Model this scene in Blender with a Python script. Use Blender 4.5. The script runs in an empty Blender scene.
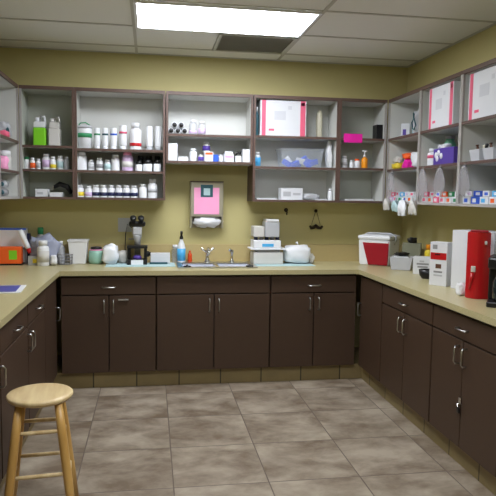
import bpy, bmesh, math, random
from mathutils import Vector, Matrix
random.seed(7)
S = bpy.context.scene
COL = S.collection
PI = math.pi
I4 = Matrix.Identity(4)

# ------------------------------------------------------------------ materials
MATS = {}
def lin(c):
    c = c / 255.0
    return c / 12.92 if c <= 0.04045 else ((c + 0.055) / 1.055) ** 2.4
def rgb(r, g, b): return (lin(r), lin(g), lin(b), 1.0)
def pmat(name, col, rough=0.5, metal=0.0, var=0.06, scale=12.0, trans=0.0, alpha=1.0, emit=0.0, bump=0.0, ior=1.45):
    """Principled material with a gentle noise variation of the base colour."""
    if name in MATS: return MATS[name]
    m = bpy.data.materials.new(name); m.use_nodes = True
    nt = m.node_tree; b = nt.nodes['Principled BSDF']
    c = rgb(*col)
    tc = nt.nodes.new('ShaderNodeTexCoord')
    nz = nt.nodes.new('ShaderNodeTexNoise'); nz.inputs['Scale'].default_value = scale; nz.inputs['Detail'].default_value = 4
    nt.links.new(tc.outputs['Object'], nz.inputs['Vector'])
    mx = nt.nodes.new('ShaderNodeMix'); mx.data_type = 'RGBA'
    mx.inputs[6].default_value = tuple(max(0, v * (1 - var)) for v in c[:3]) + (1,)
    mx.inputs[7].default_value = tuple(min(1, v * (1 + var)) for v in c[:3]) + (1,)
    nt.links.new(nz.outputs['Fac'], mx.inputs[0])
    nt.links.new(mx.outputs[2], b.inputs['Base Color'])
    b.inputs['Roughness'].default_value = rough
    b.inputs['Metallic'].default_value = metal
    b.inputs['IOR'].default_value = ior
    if trans: b.inputs['Transmission Weight'].default_value = trans
    if alpha < 1: b.inputs['Alpha'].default_value = alpha
    if emit:
        b.inputs['Emission Color'].default_value = c; b.inputs['Emission Strength'].default_value = emit
    if bump:
        bp = nt.nodes.new('ShaderNodeBump'); bp.inputs['Strength'].default_value = bump; bp.inputs['Distance'].default_value = 0.002
        nt.links.new(nz.outputs['Fac'], bp.inputs['Height']); nt.links.new(bp.outputs[0], b.inputs['Normal'])
    MATS[name] = m
    return m

WALL = pmat('wall_paint', (190, 180, 126), 0.6, var=0.04, scale=3, bump=0.15)
MELA = pmat('melamine', (205, 206, 202), 0.45, var=0.02)
GREYM = pmat('grey_melamine', (186, 190, 180), 0.5, var=0.02)
BROWN = pmat('brown_laminate', (69, 51, 38), 0.5, var=0.08, scale=30)
EDGE = pmat('brown_edge', (93, 73, 65), 0.45, var=0.08, scale=20)
PEDGE = pmat('pale_edge', (168, 164, 160), 0.45)
DARK = pmat('dark_gap', (22, 18, 16), 0.7)
STEEL = pmat('brushed_steel', (190, 190, 188), 0.28, 1.0, var=0.05, scale=40)
SATIN = pmat('satin_steel', (222, 226, 236), 0.4, 0.2, var=0.03)
CHROME = pmat('chrome', (215, 215, 215), 0.12, 1.0, var=0.02)
WHITE = pmat('white_plastic', (228, 230, 234), 0.4, var=0.02)
OFFW = pmat('off_white', (205, 203, 198), 0.5, var=0.04)
CARD = pmat('white_carton', (214, 216, 220), 0.6, var=0.03)
BLACK = pmat('black_plastic', (22, 22, 24), 0.35)
NAVY = pmat('navy', (26, 32, 70), 0.4)
BLUE = pmat('blue', (50, 95, 205), 0.4)
CYAN = pmat('light_blue', (75, 170, 225), 0.4)
PBLUE = pmat('pale_blue_pad', (178, 205, 208), 0.8)
PINKC = pmat('pink_print', (222, 95, 125), 0.5)
PINKL = pmat('pink_sheet', (245, 165, 205), 0.7)
MAG = pmat('magenta_note', (235, 30, 165), 0.6)
RED = pmat('red', (178, 22, 28), 0.3)
DRED = pmat('cooler_red', (150, 16, 34), 0.35)
ORANGE = pmat('orange', (240, 100, 35), 0.5)
AMBER = pmat('amber', (235, 150, 30), 0.35)
YELLOW = pmat('yellow', (225, 200, 50), 0.5)
LIME = pmat('lime_green', (125, 205, 40), 0.4)
GREEN = pmat('green', (50, 140, 90), 0.5)
TEAL = pmat('dark_teal', (40, 85, 95), 0.5)
PURPLE = pmat('purple', (82, 60, 150), 0.5)
LILAC = pmat('lilac', (205, 180, 215), 0.5)
GREY = pmat('grey_plastic', (140, 140, 142), 0.5)
LGREY = pmat('light_grey', (178, 180, 184), 0.5)
CREAM = pmat('cream_plastic', (205, 200, 178), 0.45)
BROWNI = pmat('brown_item', (90, 58, 40), 0.5)
CLEAR = pmat('clear_plastic', (200, 208, 216), 0.15, trans=0.0, alpha=0.2)
CBAG = pmat('thin_clear_bag', (185, 182, 188), 0.3, alpha=0.28)
HAZY = pmat('hazy_bag', (216, 218, 224), 0.35, alpha=0.6)
AMBRC = pmat('green_liquid', (110, 185, 150), 0.3)

def node_mat(name):
    m = bpy.data.materials.new(name); m.use_nodes = True
    return m, m.node_tree, m.node_tree.nodes['Principled BSDF']

def floor_material():
    m, nt, b = node_mat('floor_tiles'); L = nt.links.new
    tc = nt.nodes.new('ShaderNodeTexCoord')
    mp = nt.nodes.new('ShaderNodeMapping'); mp.inputs['Location'].default_value = (-0.118 + 0.5067 * 20, -4.080 + 0.5067 * 20, 0)
    L(tc.outputs['Object'], mp.inputs['Vector'])
    br = nt.nodes.new('ShaderNodeTexBrick')
    br.offset = 0.0; br.squash = 1.0
    br.inputs['Scale'].default_value = 1.0
    br.inputs['Brick Width'].default_value = 0.5067; br.inputs['Row Height'].default_value = 0.5067
    br.inputs['Mortar Size'].default_value = 0.004; br.inputs['Mortar Smooth'].default_value = 0.4
    br.inputs['Color1'].default_value = (0, 0, 0, 1); br.inputs['Color2'].default_value = (1, 1, 1, 1)
    br.inputs['Mortar'].default_value = (0.5, 0.5, 0.5, 1)
    L(mp.outputs[0], br.inputs['Vector'])
    # cloudy stone print, running obliquely across each tile
    mp2 = nt.nodes.new('ShaderNodeMapping'); mp2.inputs['Rotation'].default_value = (0, 0, math.radians(-24)); mp2.inputs['Scale'].default_value = (3.0, 4.2, 1)
    add = nt.nodes.new('ShaderNodeVectorMath'); add.operation = 'MULTIPLY_ADD'
    add.inputs[1].default_value = (3, 3, 3)
    L(br.outputs['Color'], add.inputs[0]); L(tc.outputs['Object'], add.inputs[2])
    L(add.outputs[0], mp2.inputs['Vector'])
    nz = nt.nodes.new('ShaderNodeTexNoise'); nz.inputs['Scale'].default_value = 1.0; nz.inputs['Detail'].default_value = 6; nz.inputs['Roughness'].default_value = 0.62; nz.inputs['Distortion'].default_value = 0.2
    L(mp2.outputs[0], nz.inputs['Vector'])
    cr = nt.nodes.new('ShaderNodeValToRGB')
    cr.color_ramp.elements[0].position = 0.36; cr.color_ramp.elements[0].color = rgb(114, 99, 82)
    cr.color_ramp.elements[1].position = 0.66; cr.color_ramp.elements[1].color = rgb(170, 158, 140)
    L(nz.outputs['Fac'], cr.inputs[0])
    mx = nt.nodes.new('ShaderNodeMix'); mx.data_type = 'RGBA'
    mx.inputs[7].default_value = rgb(104, 92, 82)
    L(br.outputs['Fac'], mx.inputs[0]); L(cr.outputs[0], mx.inputs[6])
    L(mx.outputs[2], b.inputs['Base Color'])
    b.inputs['Roughness'].default_value = 0.42
    bp = nt.nodes.new('ShaderNodeBump'); bp.inputs['Strength'].default_value = 0.4; bp.inputs['Distance'].default_value = 0.003; bp.invert = True
    L(br.outputs['Fac'], bp.inputs['Height']); L(bp.outputs[0], b.inputs['Normal'])
    return m

def toe_material():
    m, nt, b = node_mat('toe_tiles'); L = nt.links.new
    tc = nt.nodes.new('ShaderNodeTexCoord')
    sx = nt.nodes.new('ShaderNodeSeparateXYZ'); L(tc.outputs['Object'], sx.inputs[0])
    ad = nt.nodes.new('ShaderNodeMath'); ad.operation = 'ADD'; L(sx.outputs[0], ad.inputs[0]); L(sx.outputs[1], ad.inputs[1])
    cx = nt.nodes.new('ShaderNodeCombineXYZ'); L(ad.outputs[0], cx.inputs[0])
    br = nt.nodes.new('ShaderNodeTexBrick'); br.offset = 0; br.inputs['Scale'].default_value = 1
    br.inputs['Brick Width'].default_value = 0.335; br.inputs['Row Height'].default_value = 5
    br.inputs['Mortar Size'].default_value = 0.005
    br.inputs['Color1'].default_value = rgb(146, 128, 86); br.inputs['Color2'].default_value = rgb(158, 140, 98); br.inputs['Mortar'].default_value = rgb(72, 66, 48)
    mp = nt.nodes.new('ShaderNodeMapping'); mp.inputs['Location'].default_value = (20.1, 2.5, 0); L(cx.outputs[0], mp.inputs[0]); L(mp.outputs[0], br.inputs['Vector'])
    nz = nt.nodes.new('ShaderNodeTexNoise'); nz.inputs['Scale'].default_value = 9; nz.inputs['Detail'].default_value = 5; L(tc.outputs['Object'], nz.inputs['Vector'])
    mx = nt.nodes.new('ShaderNodeMix'); mx.data_type = 'RGBA'; mx.blend_type = 'MULTIPLY'; mx.inputs[0].default_value = 0.35
    L(br.outputs['Color'], mx.inputs[6]); L(nz.outputs['Fac'], mx.inputs[7]); L(mx.outputs[2], b.inputs['Base Color'])
    b.inputs['Roughness'].default_value = 0.5
    return m

def ceiling_material():
    m, nt, b = node_mat('ceiling_tile'); L = nt.links.new
    tc = nt.nodes.new('ShaderNodeTexCoord')
    nz = nt.nodes.new('ShaderNodeTexNoise'); nz.inputs['Scale'].default_value = 160; nz.inputs['Detail'].default_value = 3; L(tc.outputs['Object'], nz.inputs['Vector'])
    cr = nt.nodes.new('ShaderNodeValToRGB'); cr.color_ramp.elements[0].color = rgb(222, 223, 218); cr.color_ramp.elements[1].color = rgb(236, 236, 232)
    L(nz.outputs['Fac'], cr.inputs[0]); L(cr.outputs[0], b.inputs['Base Color']); b.inputs['Roughness'].default_value = 0.9
    return m

def counter_material():
    m, nt, b = node_mat('counter_laminate'); L = nt.links.new
    tc = nt.nodes.new('ShaderNodeTexCoord')
    nz = nt.nodes.new('ShaderNodeTexNoise'); nz.inputs['Scale'].default_value = 120; nz.inputs['Detail'].default_value = 5; L(tc.outputs['Object'], nz.inputs['Vector'])
    cr = nt.nodes.new('ShaderNodeValToRGB'); cr.color_ramp.elements[0].position = .35; cr.color_ramp.elements[1].position = .65
    cr.color_ramp.elements[0].color = rgb(176, 166, 124); cr.color_ramp.elements[1].color = rgb(188, 178, 136)
    L(nz.outputs['Fac'], cr.inputs[0]); L(cr.outputs[0], b.inputs['Base Color']); b.inputs['Roughness'].default_value = 0.32
    return m

def wood_material(name, a, c, sc=1.0):
    m, nt, b = node_mat(name); L = nt.links.new
    tc = nt.nodes.new('ShaderNodeTexCoord')
    mp = nt.nodes.new('ShaderNodeMapping'); mp.inputs['Scale'].default_value = (14 * sc, 2 * sc, 2 * sc); L(tc.outputs['Object'], mp.inputs[0])
    nz = nt.nodes.new('ShaderNodeTexNoise'); nz.inputs['Scale'].default_value = 1.6; nz.inputs['Detail'].default_value = 6; L(mp.outputs[0], nz.inputs['Vector'])
    cr = nt.nodes.new('ShaderNodeValToRGB'); cr.color_ramp.elements[0].position = .35; cr.color_ramp.elements[1].position = .68
    cr.color_ramp.elements[0].color = rgb(*a); cr.color_ramp.elements[1].color = rgb(*c)
    L(nz.outputs['Fac'], cr.inputs[0]); L(cr.outputs[0], b.inputs['Base Color']); b.inputs['Roughness'].default_value = 0.35
    return m
SEATW = wood_material('seat_wood', (200, 172, 124), (226, 206, 160))
LEGW = wood_material('leg_wood', (190, 146, 78), (212, 170, 100), 0.5)

# ------------------------------------------------------------------ mesh helpers
class MB:
    def __init__(self): self.bm = bmesh.new(); self.mats = []
    def mi(self, m):
        if m not in self.mats: self.mats.append(m)
        return self.mats.index(m)
    def _cap(self, n0, m, M):
        self.bm.faces.ensure_lookup_table()
        i = self.mi(m) if m else 0
        fs = self.bm.faces[n0:]
        vs = set()
        for f in fs:
            f.material_index = i
            for v in f.verts: vs.add(v)
        if M is not None and M is not I4:
            bmesh.ops.transform(self.bm, matrix=M, verts=list(vs))
    def box(self, x0, x1, y0, y1, z0, z1, m=None, bev=0.0, M=None, seg=2):
        n0 = len(self.bm.faces)
        g = bmesh.new()
        bmesh.ops.create_cube(g, size=1.0)
        for v in g.verts:
            v.co = Vector((x0 + (v.co.x + .5) * (x1 - x0), y0 + (v.co.y + .5) * (y1 - y0), z0 + (v.co.z + .5) * (z1 - z0)))
        if bev > 0: bmesh.ops.bevel(g, geom=g.edges[:], offset=bev, segments=seg, affect='EDGES', profile=0.5)
        self._merge(g); self._cap(n0, m, M); return self
    def _merge(self, g):
        mp = {v: self.bm.verts.new(v.co) for v in g.verts}
        for f in g.faces:
            nf = self.bm.faces.new([mp[v] for v in f.verts]); nf.smooth = f.smooth
        g.free()
    def lathe(self, prof, m=None, seg=20, M=None, c=(0, 0), squash=1.0, smooth=True):
        """prof: list of (radius, z). Radius 0 closes the end."""
        n0 = len(self.bm.faces); rings = []
        for r, z in prof:
            if r <= 1e-6: rings.append([self.bm.verts.new((c[0], c[1], z))])
            else: rings.append([self.bm.verts.new((c[0] + r * math.cos(2 * PI * k / seg), c[1] + squash * r * math.sin(2 * PI * k / seg), z)) for k in range(seg)])
        for a, b in zip(rings, rings[1:]):
            for k in range(seg):
                q = (k + 1) % seg
                if len(a) == 1 and len(b) == 1: continue
                if len(a) == 1: f = self.bm.faces.new((a[0], b[q], b[k]))
                elif len(b) == 1: f = self.bm.faces.new((a[k], a[q], b[0]))
                else: f = self.bm.faces.new((a[k], a[q], b[q], b[k]))
                f.smooth = smooth
        self._cap(n0, m, M); return self
    def tube(self, pts, r, m=None, seg=10, M=None):
        n0 = len(self.bm.faces); pts = [Vector(p) for p in pts]; rings = []
        rr = r if isinstance(r, (list, tuple)) else [r] * len(pts)
        up = Vector((0, 0, 1))
        for i, p in enumerate(pts):
            t = (pts[min(i + 1, len(pts) - 1)] - pts[max(i - 1, 0)]).normalized()
            ref = up if abs(t.dot(up)) < 0.95 else Vector((1, 0, 0))
            a = t.cross(ref).normalized(); b = t.cross(a).normalized()
            rings.append([self.bm.verts.new(p + rr[i] * (math.cos(2 * PI * k / seg) * a + math.sin(2 * PI * k / seg) * b)) for k in range(seg)])
        for A, B in zip(rings, rings[1:]):
            for k in range(seg):
                q = (k + 1) % seg
                f = self.bm.faces.new((A[k], A[q], B[q], B[k])); f.smooth = True
        self.bm.faces.new(rings[0][::-1]); self.bm.faces.new(rings[-1])
        self._cap(n0, m, M); return self
    def prism(self, poly, z0, z1, m=None, M=None, bev=0.0):
        n0 = len(self.bm.faces)
        g = bmesh.new()
        a = [g.verts.new((x, y, z0)) for x, y in poly]; b = [g.verts.new((x, y, z1)) for x, y in poly]
        n = len(poly)
        g.faces.new(a[::-1]); g.faces.new(b)
        for i in range(n): g.faces.new((a[i], a[(i + 1) % n], b[(i + 1) % n], b[i]))
        if bev: bmesh.ops.bevel(g, geom=g.edges[:], offset=bev, segments=2, affect='EDGES')
        self._merge(g); self._cap(n0, m, M); return self
    def blob(self, c, s, m=None, amp=0.18, fr=9.0, sub=3, seed=0, flat=True, sq=0.62):
        """a crumpled soft volume (bag, cloth, wad)"""
        from mathutils import noise
        n0 = len(self.bm.faces); g = bmesh.new(); bmesh.ops.create_icosphere(g, subdivisions=sub, radius=1)
        for v in g.verts:
            d = v.co.normalized(); o = Vector((seed * 3.1, seed, -seed))
            k = 1 + amp * noise.noise(d * fr * 0.25 + o) * 2 + amp * .5 * noise.noise(d * fr * .7 + o)
            p = d.copy()
            if flat:   # square it off a little so it sits
                q = sq
                p = Vector([math.copysign(abs(t) ** q, t) for t in d])
            v.co = Vector((c[0] + p.x * s[0] * k, c[1] + p.y * s[1] * k, max(c[2] - s[2], c[2] + p.z * s[2] * k) if flat else c[2] + p.z * s[2] * k))
        for f in g.faces: f.smooth = True
        self._merge(g); self._cap(n0, m, None); return self
    def build(self, name, m=None, parent=None, loc=(0, 0, 0), rz=0.0):
        bmesh.ops.recalc_face_normals(self.bm, faces=self.bm.faces[:])
        me = bpy.data.meshes.new(name); self.bm.to_mesh(me); self.bm.free()
        if self.mats:
            for x in self.mats: me.materials.append(x)
        elif m: me.materials.append(m)
        o = bpy.data.objects.new(name, me); COL.objects.link(o)
        o.location = loc; o.rotation_euler = (0, 0, rz)
        if parent: o.parent = parent
        return o

def empty(name, loc, label, cat, group=None, rz=0.0):
    o = bpy.data.objects.new(name, None); COL.objects.link(o); o.empty_display_size = 0.05
    o.location = loc; o.rotation_euler = (0, 0, rz)
    o['label'] = label; o['category'] = cat
    if group: o['group'] = group
    return o
def tag(o, label, cat, group=None):
    o['label'] = label; o['category'] = cat
    if group: o['group'] = group
    return o
def struct(o): o['kind'] = 'structure'; return o
def bx(x0, x1, y0, y1, z0, z1, m=None, bev=0.0): return MB().box(x0, x1, y0, y1, z0, z1, m, bev)

# ------------------------------------------------------------------ room
XL, XR, YB, YF, ZC = -1.32, 2.316, 5.359, -1.3, 2.713
T = 0.12
struct(bx(XL - T, XR + T, YF - T, YB + T, -0.1, 0).build('floor', floor_material()))
struct(bx(XL - T, XR + T, YF - T, YB + T, ZC, ZC + 0.1).build('ceiling', ceiling_material()))
struct(bx(XL - T, XR + T, YB, YB + T, 0, ZC).build('wall_back', WALL))
struct(bx(XL - T, XR + T, YF - T, YF, 0, ZC).build('wall_front', WALL))
struct(bx(XL - T, XL, YF, YB, 0, ZC).build('wall_left', WALL))
struct(bx(XR, XR + T, YF, YB, 0, ZC).build('wall_right', WALL))
# suspended ceiling runners
TB = pmat('runner', (188, 186, 178), 0.6)
g = MB(); w = 0.011; zt = ZC - 0.006
for x in (-0.118, 1.10): g.box(x - w, x + w, YF, YB, zt, ZC, TB)
ys = [5.095 - 0.605 * k for k in range(0, 11)]
for y in ys:
    if y > YF: g.box(XL, XR, y - w, y + w, zt + .0008, ZC, TB)
g.box(XL, XR, YB - 0.022, YB, zt, ZC, TB); g.box(XR - .022, XR, YF, YB, zt - .0005, ZC, TB); g.box(XL, XL + .022, YF, YB, zt - .0005, ZC, TB)
struct(g.build('trim_1'))

# ------------------------------------------------------------------ lights
LAMP = pmat('lamp_diffuser', (243, 247, 255), 0.5, emit=11.0, var=0.0)
def troffer(y0, y1, label):
    t = empty('ceiling_light', (0.491, (y0 + y1) / 2, ZC), label, 'light')
    hw, hd = 0.598, (y1 - y0) / 2
    f = MB()
    f.box(-hw, hw, -hd, -hd + .02, -.020, -.0065, WHITE); f.box(-hw, hw, hd - .02, hd, -.020, -.0065, WHITE)
    f.box(-hw, -hw + .02, -hd + .02, hd - .02, -.020, -.0065, WHITE); f.box(hw - .02, hw, -hd + .02, hd - .02, -.020, -.0065, WHITE)
    f.build('frame', None, t)
    bx(-hw + .02, hw - .02, -hd + .02, hd - .02, -.016, -.008).build('diffuser', LAMP, t)
troffer(3.888, 4.488, 'bright rectangular fluorescent ceiling light in front of the grey vent')
troffer(1.468, 2.068, 'added second ceiling light, out of view and farther from the vent')  # unseen fixture, added farther back to help light the foreground

v = empty('ceiling_vent', (0.79, 4.793, ZC), 'grey louvred return air vent in the ceiling behind the light', 'vent')
VG = pmat('vent_grey', (188, 188, 180), 0.6)
f = MB(); a, b = .295, .262
f.box(-a, a, -b, -b + .025, -.018, -.0065, VG); f.box(-a, a, b - .025, b, -.018, -.0065, VG)
f.box(-a, -a + .025, -b, b, -.017, -.0065, VG); f.box(a - .025, a, -b, b, -.017, -.0065, VG); f.build('frame', None, v)
g = MB(); g.box(-a + .02, a - .02, -b + .02, b - .02, -.0085, -.0065, VG)
for k in range(16):
    y = -b + .03 + k * (2 * b - .06) / 15
    g.box(-a + .02, a - .02, -.010, .010, -.001, .001, VG, M=Matrix.Translation((0, y, -.0125)) @ Matrix.Rotation(.25, 4, 'X'))
g.build('grille', None, v)

# ------------------------------------------------------------------ plinths
TOE = toe_material()
struct(bx(-0.76, 1.756, 4.80, 5.355, 0, .126).build('baseboard_back', TOE))
struct(bx(XL + .004, -0.761, 1.5, 5.355, 0, .126).build('baseboard_left', TOE))
struct(bx(1.757, XR - .004, 1.5, 5.355, 0, .126).build('baseboard_right', TOE))

# ------------------------------------------------------------------ base cabinets, local frame: x along the run, -y is the front, origin at face centre on the floor
def pull(parent, x, z, vertical, L=0.10, name='handle'):
    h = L / 2; d = -0.021
    if vertical: P = [(x, d, z - h), (x, d - .022, z - h), (x, d - .030, z - h + .012), (x, d - .030, z + h - .012), (x, d - .022, z + h), (x, d, z + h)]
    else: P = [(x - h, d, z), (x - h, d - .022, z), (x - h + .012, d - .030, z), (x + h - .012, d - .030, z), (x + h, d - .022, z), (x + h, d, z)]
    return MB().tube(P, .0052, STEEL, 8).build(name, None, parent)

def base_cabinet(loc, rz, w, doors, drawer, label, depth=0.60, pulls='c', extra=None, name='base_cabinet', corner=None, handle_z=.655, false_front=False):
    """doors: list of (x0,x1,handle_x) local; drawer: True -> full-width drawer at the top"""
    t = empty(name, loc, label, 'cabinet', 'brown base cabinets', rz)
    h = w / 2 - .0015; z0, z1 = .1275, .8965
    m = MB(); p = .016
    m.box(-h, -h + p, .0, depth, z0, z1, BROWN); m.box(h - p, h, .0, depth, z0, z1, BROWN)
    m.box(-h + p, h - p, .0, depth, z0, z0 + p, BROWN); m.box(-h + p, h - p, depth - .006, depth, z0 + p, z1, BROWN)
    m.box(-h + p, h - p, .001, .018, z1 - .02, z1, BROWN); m.box(-h + p, h - p, .001, .018, z0 + p, z0 + .03, DARK)
    m.box(-h + p, h - p, .001, .018, .725, .755, DARK)
    for d0, d1, hx in doors[:-1]: m.box(d1 - .012, d1 + .012, .001, .018, z0 + .03, .725, DARK)
    m.build('carcass', None, t)
    if drawer:
        dr = bx(-h + .004, h - .004, -.020, -.0005, .748, .878, BROWN, .002).build('panel' if false_front else 'drawer', None, t)
        if not false_front: pull(dr, 0, .806, False)
    ztop = .738 if drawer else .878
    for d0, d1, hx in doors:
        dd = bx(d0 + .004, d1 - .004, -.020, -.0005, .134, ztop, BROWN, .002).build('door', None, t)
        if hx is not None: pull(dd, hx, handle_z, True, .10)
    return t

# back run
FY = 4.77   # carcass front; door faces stand at 4.75
def back_cab(x0, x1, **k):
    c = (x0 + x1) / 2; return base_cabinet((c, FY, 0), 0, x1 - x0, **k)
w = .72; b1 = back_cab(-.68, .04, doors=[(-.36, 0, -.035), (0, .36, .035)], drawer=True, depth=.58,
    label='brown two-door base cabinet with drawer, under the microscope left of the sink')
lt = MB().box(.07 + .0, .15, -.034, -.021, .700, .712, STEEL, .003).build('latch', None, b1)
b2 = back_cab(.043, .952, doors=[(-.452, 0, -.038), (0, .452, .038)], drawer=True, false_front=True, depth=.58, label='wide brown two-door sink base cabinet with plain top panel')
b3 = back_cab(.955, 1.675, doors=[(-.36, 0, -.038), (0, .36, .038)], drawer=True, depth=.58, label='brown two-door base cabinet with drawer, right of the sink cabinet')
# left run faces +x: rotate so local -y -> +x
def left_cab(y0, y1, **k):
    return base_cabinet((-.73, (y0 + y1) / 2, 0), PI / 2, y1 - y0, depth=.58, **k)
def right_cab(y0, y1, **k):
    return base_cabinet((1.726, (y0 + y1) / 2, 0), -PI / 2, y1 - y0, depth=.58, **k)
# local +x -> +y for left (rz=+90), local +x -> -y for right (rz=-90)
left_cab(4.235, 4.742, doors=[(-.25, .25, .215)], drawer=False, handle_z=.61, label='brown base cabinet with a single tall door in the left corner')
left_cab(3.66, 4.232, doors=[(-.284, .284, -.245)], drawer=True, label='brown single-door base cabinet with drawer, second from the left corner')
left_cab(2.99, 3.657, doors=[(-.33, .33, .295)], drawer=True, label='brown single-door base cabinet with drawer, beside the wooden stool')
left_cab(2.24, 2.987, doors=[(-.37, 0, -.04), (0, .37, .34)], drawer=True, label='brown base cabinet on the left run, nearest the camera')
right_cab(4.27, 4.742, doors=[(-.234, .234, -.20)], drawer=False, handle_z=.61, label='brown base cabinet with a single tall door in the right corner')
right_cab(3.445, 4.267, doors=[(-.408, 0, -.04), (0, .408, .04)], drawer=True, label='brown two-door base cabinet with drawer, below the white and red carton')
r2 = right_cab(2.69, 3.442, doors=[(-.373, 0, -.04), (0, .373, .04)], drawer=True, label='brown base cabinet with metal latch between its doors, below the red canister')
lk = MB()
lk.box(-.012, .012, -.030, -.021, .385, .425, CHROME, .003); lk.tube([(-.010, -.034, .388), (-.010, -.034, .368), (.010, -.034, .368), (.010, -.034, .388)], .003, CHROME, 8)
lk.box(-.014, .014, -.040, -.028, .335, .366, BLACK, .004)
lk.build('latch', None, r2)
right_cab(1.94, 2.687, doors=[(-.37, 0, -.04), (0, .37, .04)], drawer=True, label='brown base cabinet on the right run, nearest the camera')

# ------------------------------------------------------------------ countertop
CTM = counter_material()
ct = empty('countertop', (0, 0, 0), 'tan laminate worktop running in a U along three walls', 'countertop')
m = MB(); z0, z1 = .898, .934
hx0, hx1, hy0, hy1 = .245, .835, 4.885, 5.225
m.box(XL + .003, -.685, 1.9, 5.356, z0, z1); m.box(1.681, XR - .003, 1.9, 5.356, z0, z1)
m.box(-.685, hx0, 4.724, 5.356, z0, z1); m.box(hx1, 1.681, 4.724, 5.356, z0, z1)
m.box(hx0, hx1, 4.724, hy0, z0, z1); m.box(hx0, hx1, hy1, 5.356, z0, z1)
m.build('slab', CTM, ct)
m = MB()
m.box(XL + .003, XR - .003, 5.338, 5.356, z1, 1.09); m.box(XL + .003, XL + .021, 1.9, 5.338, z1, 1.09); m.box(XR - .021, XR - .003, 1.9, 5.338, z1, 1.09)
m.build('backsplash', pmat('splash_laminate', (186, 168, 118), .4, var=.05, scale=40), ct)

# ------------------------------------------------------------------ sink + taps
sk = empty('sink', (.54, 5.055, .934), 'stainless steel double sink set in the back counter', 'sink')
m = MB(); Z = .004
def ring(m, x0, x1, y0, y1, a0, a1, b0, b1, z0, z1):
    m.box(x0, x1, y0, b0, z0, z1); m.box(x0, x1, b1, y1, z0, z1); m.box(x0, a0, b0, b1, z0, z1); m.box(a1, x1, b0, b1, z0, z1)
ring(m, -.325, .325, -.195, .225, -.28, .28, -.155, .10, .0008, .010)
m.box(-.015, .015, -.155, .10, .0, .008)
m.build('rim', STEEL, sk)
for s in (-1, 1):
    c = s * .1475; q = MB(); a = .130
    ring(q, c - a - .002, c + a + .002, -.155, .10, c - a, c + a, -.152, .097, -.15, -.0005); q.box(c - a, c + a, -.152, .097, -.15, -.146)
    q.lathe([(0, -.145), (.03, -.145), (.03, -.1455)], None, c=(c, -.03)); q.build('basin', SATIN, sk)
fc = empty('faucet', (.485, 5.235, .9445), 'chrome faucet with cross handles in the middle of the sink rim', 'faucet')
q = MB(); q.lathe([(0, 0), (.028, 0), (.024, .015), (.015, .03), (.013, .075), (.02, .085), (.017, .10), (0, .105)]); q.build('body', CHROME, fc)
MB().tube([(0, 0, .06), (0, -.03, .115), (0, -.08, .125), (0, -.13, .10), (0, -.14, .08)], .011, None, 10).build('spout', CHROME, fc)
for s in (-1, 1): MB().tube([(0, 0, .09), (s * .03, 0, .10), (s * .055, -.005, .125)], [.010, .009, .013], None, 10).build('handle', CHROME, fc)
fs = empty('water_tap', (.70, 5.235, .9445), 'small chrome side tap on the right of the sink rim', 'faucet')
q = MB(); q.lathe([(0, 0), (.022, 0), (.018, .012), (.011, .025), (.011, .07), (.016, .085), (.014, .105), (0, .11)]); q.build('body', CHROME, fs)
MB().tube([(0, 0, .09), (-.02, -.02, .115), (-.03, -.06, .105)], [.012, .010, .008], None, 10).build('spout', CHROME, fs)
for x, lb in ((.29, 'dark rubber sink stopper lying at the left end of the sink rim'), (.80, 'dark rubber sink stopper lying at the right end of the sink rim')):
    tag(MB().lathe([(0, 0), (.030, 0), (.032, .006), (.026, .010), (.008, .012), (.008, .018), (0, .019)], squash=.8).build('sink_stopper', BLACK, None, (x, 4.885 - .002, .9445)), lb, 'stopper')

# ------------------------------------------------------------------ open wall cabinets (local: x along, front at y=0, back at +depth)
def wall_cab(loc, rz, w, z0, z1, shelves, label, depth=.292, backm=None, sidem=None, veneer=(), stile=.018, bottom_lip=.018, pale=(0, 0, 0)):
    t = empty('open_cabinet', loc, label, 'cabinet', 'open wall cabinets', rz)
    h = w / 2 - .001; p = .016; sm = sidem or MELA; bm_ = backm or MELA
    for s in (-1, 1):
        x0, x1 = (-h, -h + p) if s < 0 else (h - p, h)
        sd = MB().box(x0, x1, .016, depth, z0, z1, sm)
        sd.build('side_panel', None, t)
    bx(-h + p, h - p, depth - .008, depth - .001, z0 + p, z1 - p).build('back_panel', bm_, t)
    bx(-h + p, h - p, .016, depth - .001, z1 - p - .012, z1 - .012).build('top_panel', sm, t)
    bx(-h + p, h - p, .016, depth - .001, z0, z0 + p).build('bottom_panel', sm, t)
    for sz in shelves:
        s = bx(-h + p + .0005, h - p - .0005, .018, depth - .009, sz - .018, sz, sm).build('shelf', None, t)
        bx(-h + stile, h - stile, .001, .0175, sz - .019, sz, EDGE).build('edge_band', None, s)
    f = MB()
    e1, e2, e3 = [PEDGE if q_ else EDGE for q_ in pale]
    f.box(-h, -h + stile, 0, .0155, z0, z1 - .026, e1); f.box(h - stile, h, 0, .0155, z0, z1 - .026, e2)
    f.box(-h, h, 0, .0155, z1 - .026, z1, EDGE); f.box(-h + stile, h - stile, 0, .0155, z0, z0 + bottom_lip, e3)
    f.build('face_frame', None, t)
    for s, (va, vb) in veneer:
        x0, x1 = (h, h + .0009) if s > 0 else (-h - .0009, -h)
        bx(x0, x1, .0, depth, va, vb).build('end_panel', BROWN, t)
    return t
UY = 5.059
ZB, ZT = 1.475, 2.362
def bc(x0, x1, **k): return wall_cab(((x0 + x1) / 2, UY, 0), 0, x1 - x0, **k)
bc(-1.022, -.602, z0=ZB, z1=ZT, shelves=[1.90, 1.712], backm=GREYM, sidem=GREYM, pale=(1, 0, 0), label='open cabinet in the left corner holding the lime green jug')
bc(-.602, .118, z0=ZB, z1=ZT, shelves=[1.885, 1.712], label='wide open cabinet with three rows of white bottles', veneer=[(1, (ZB, 1.78))])
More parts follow.
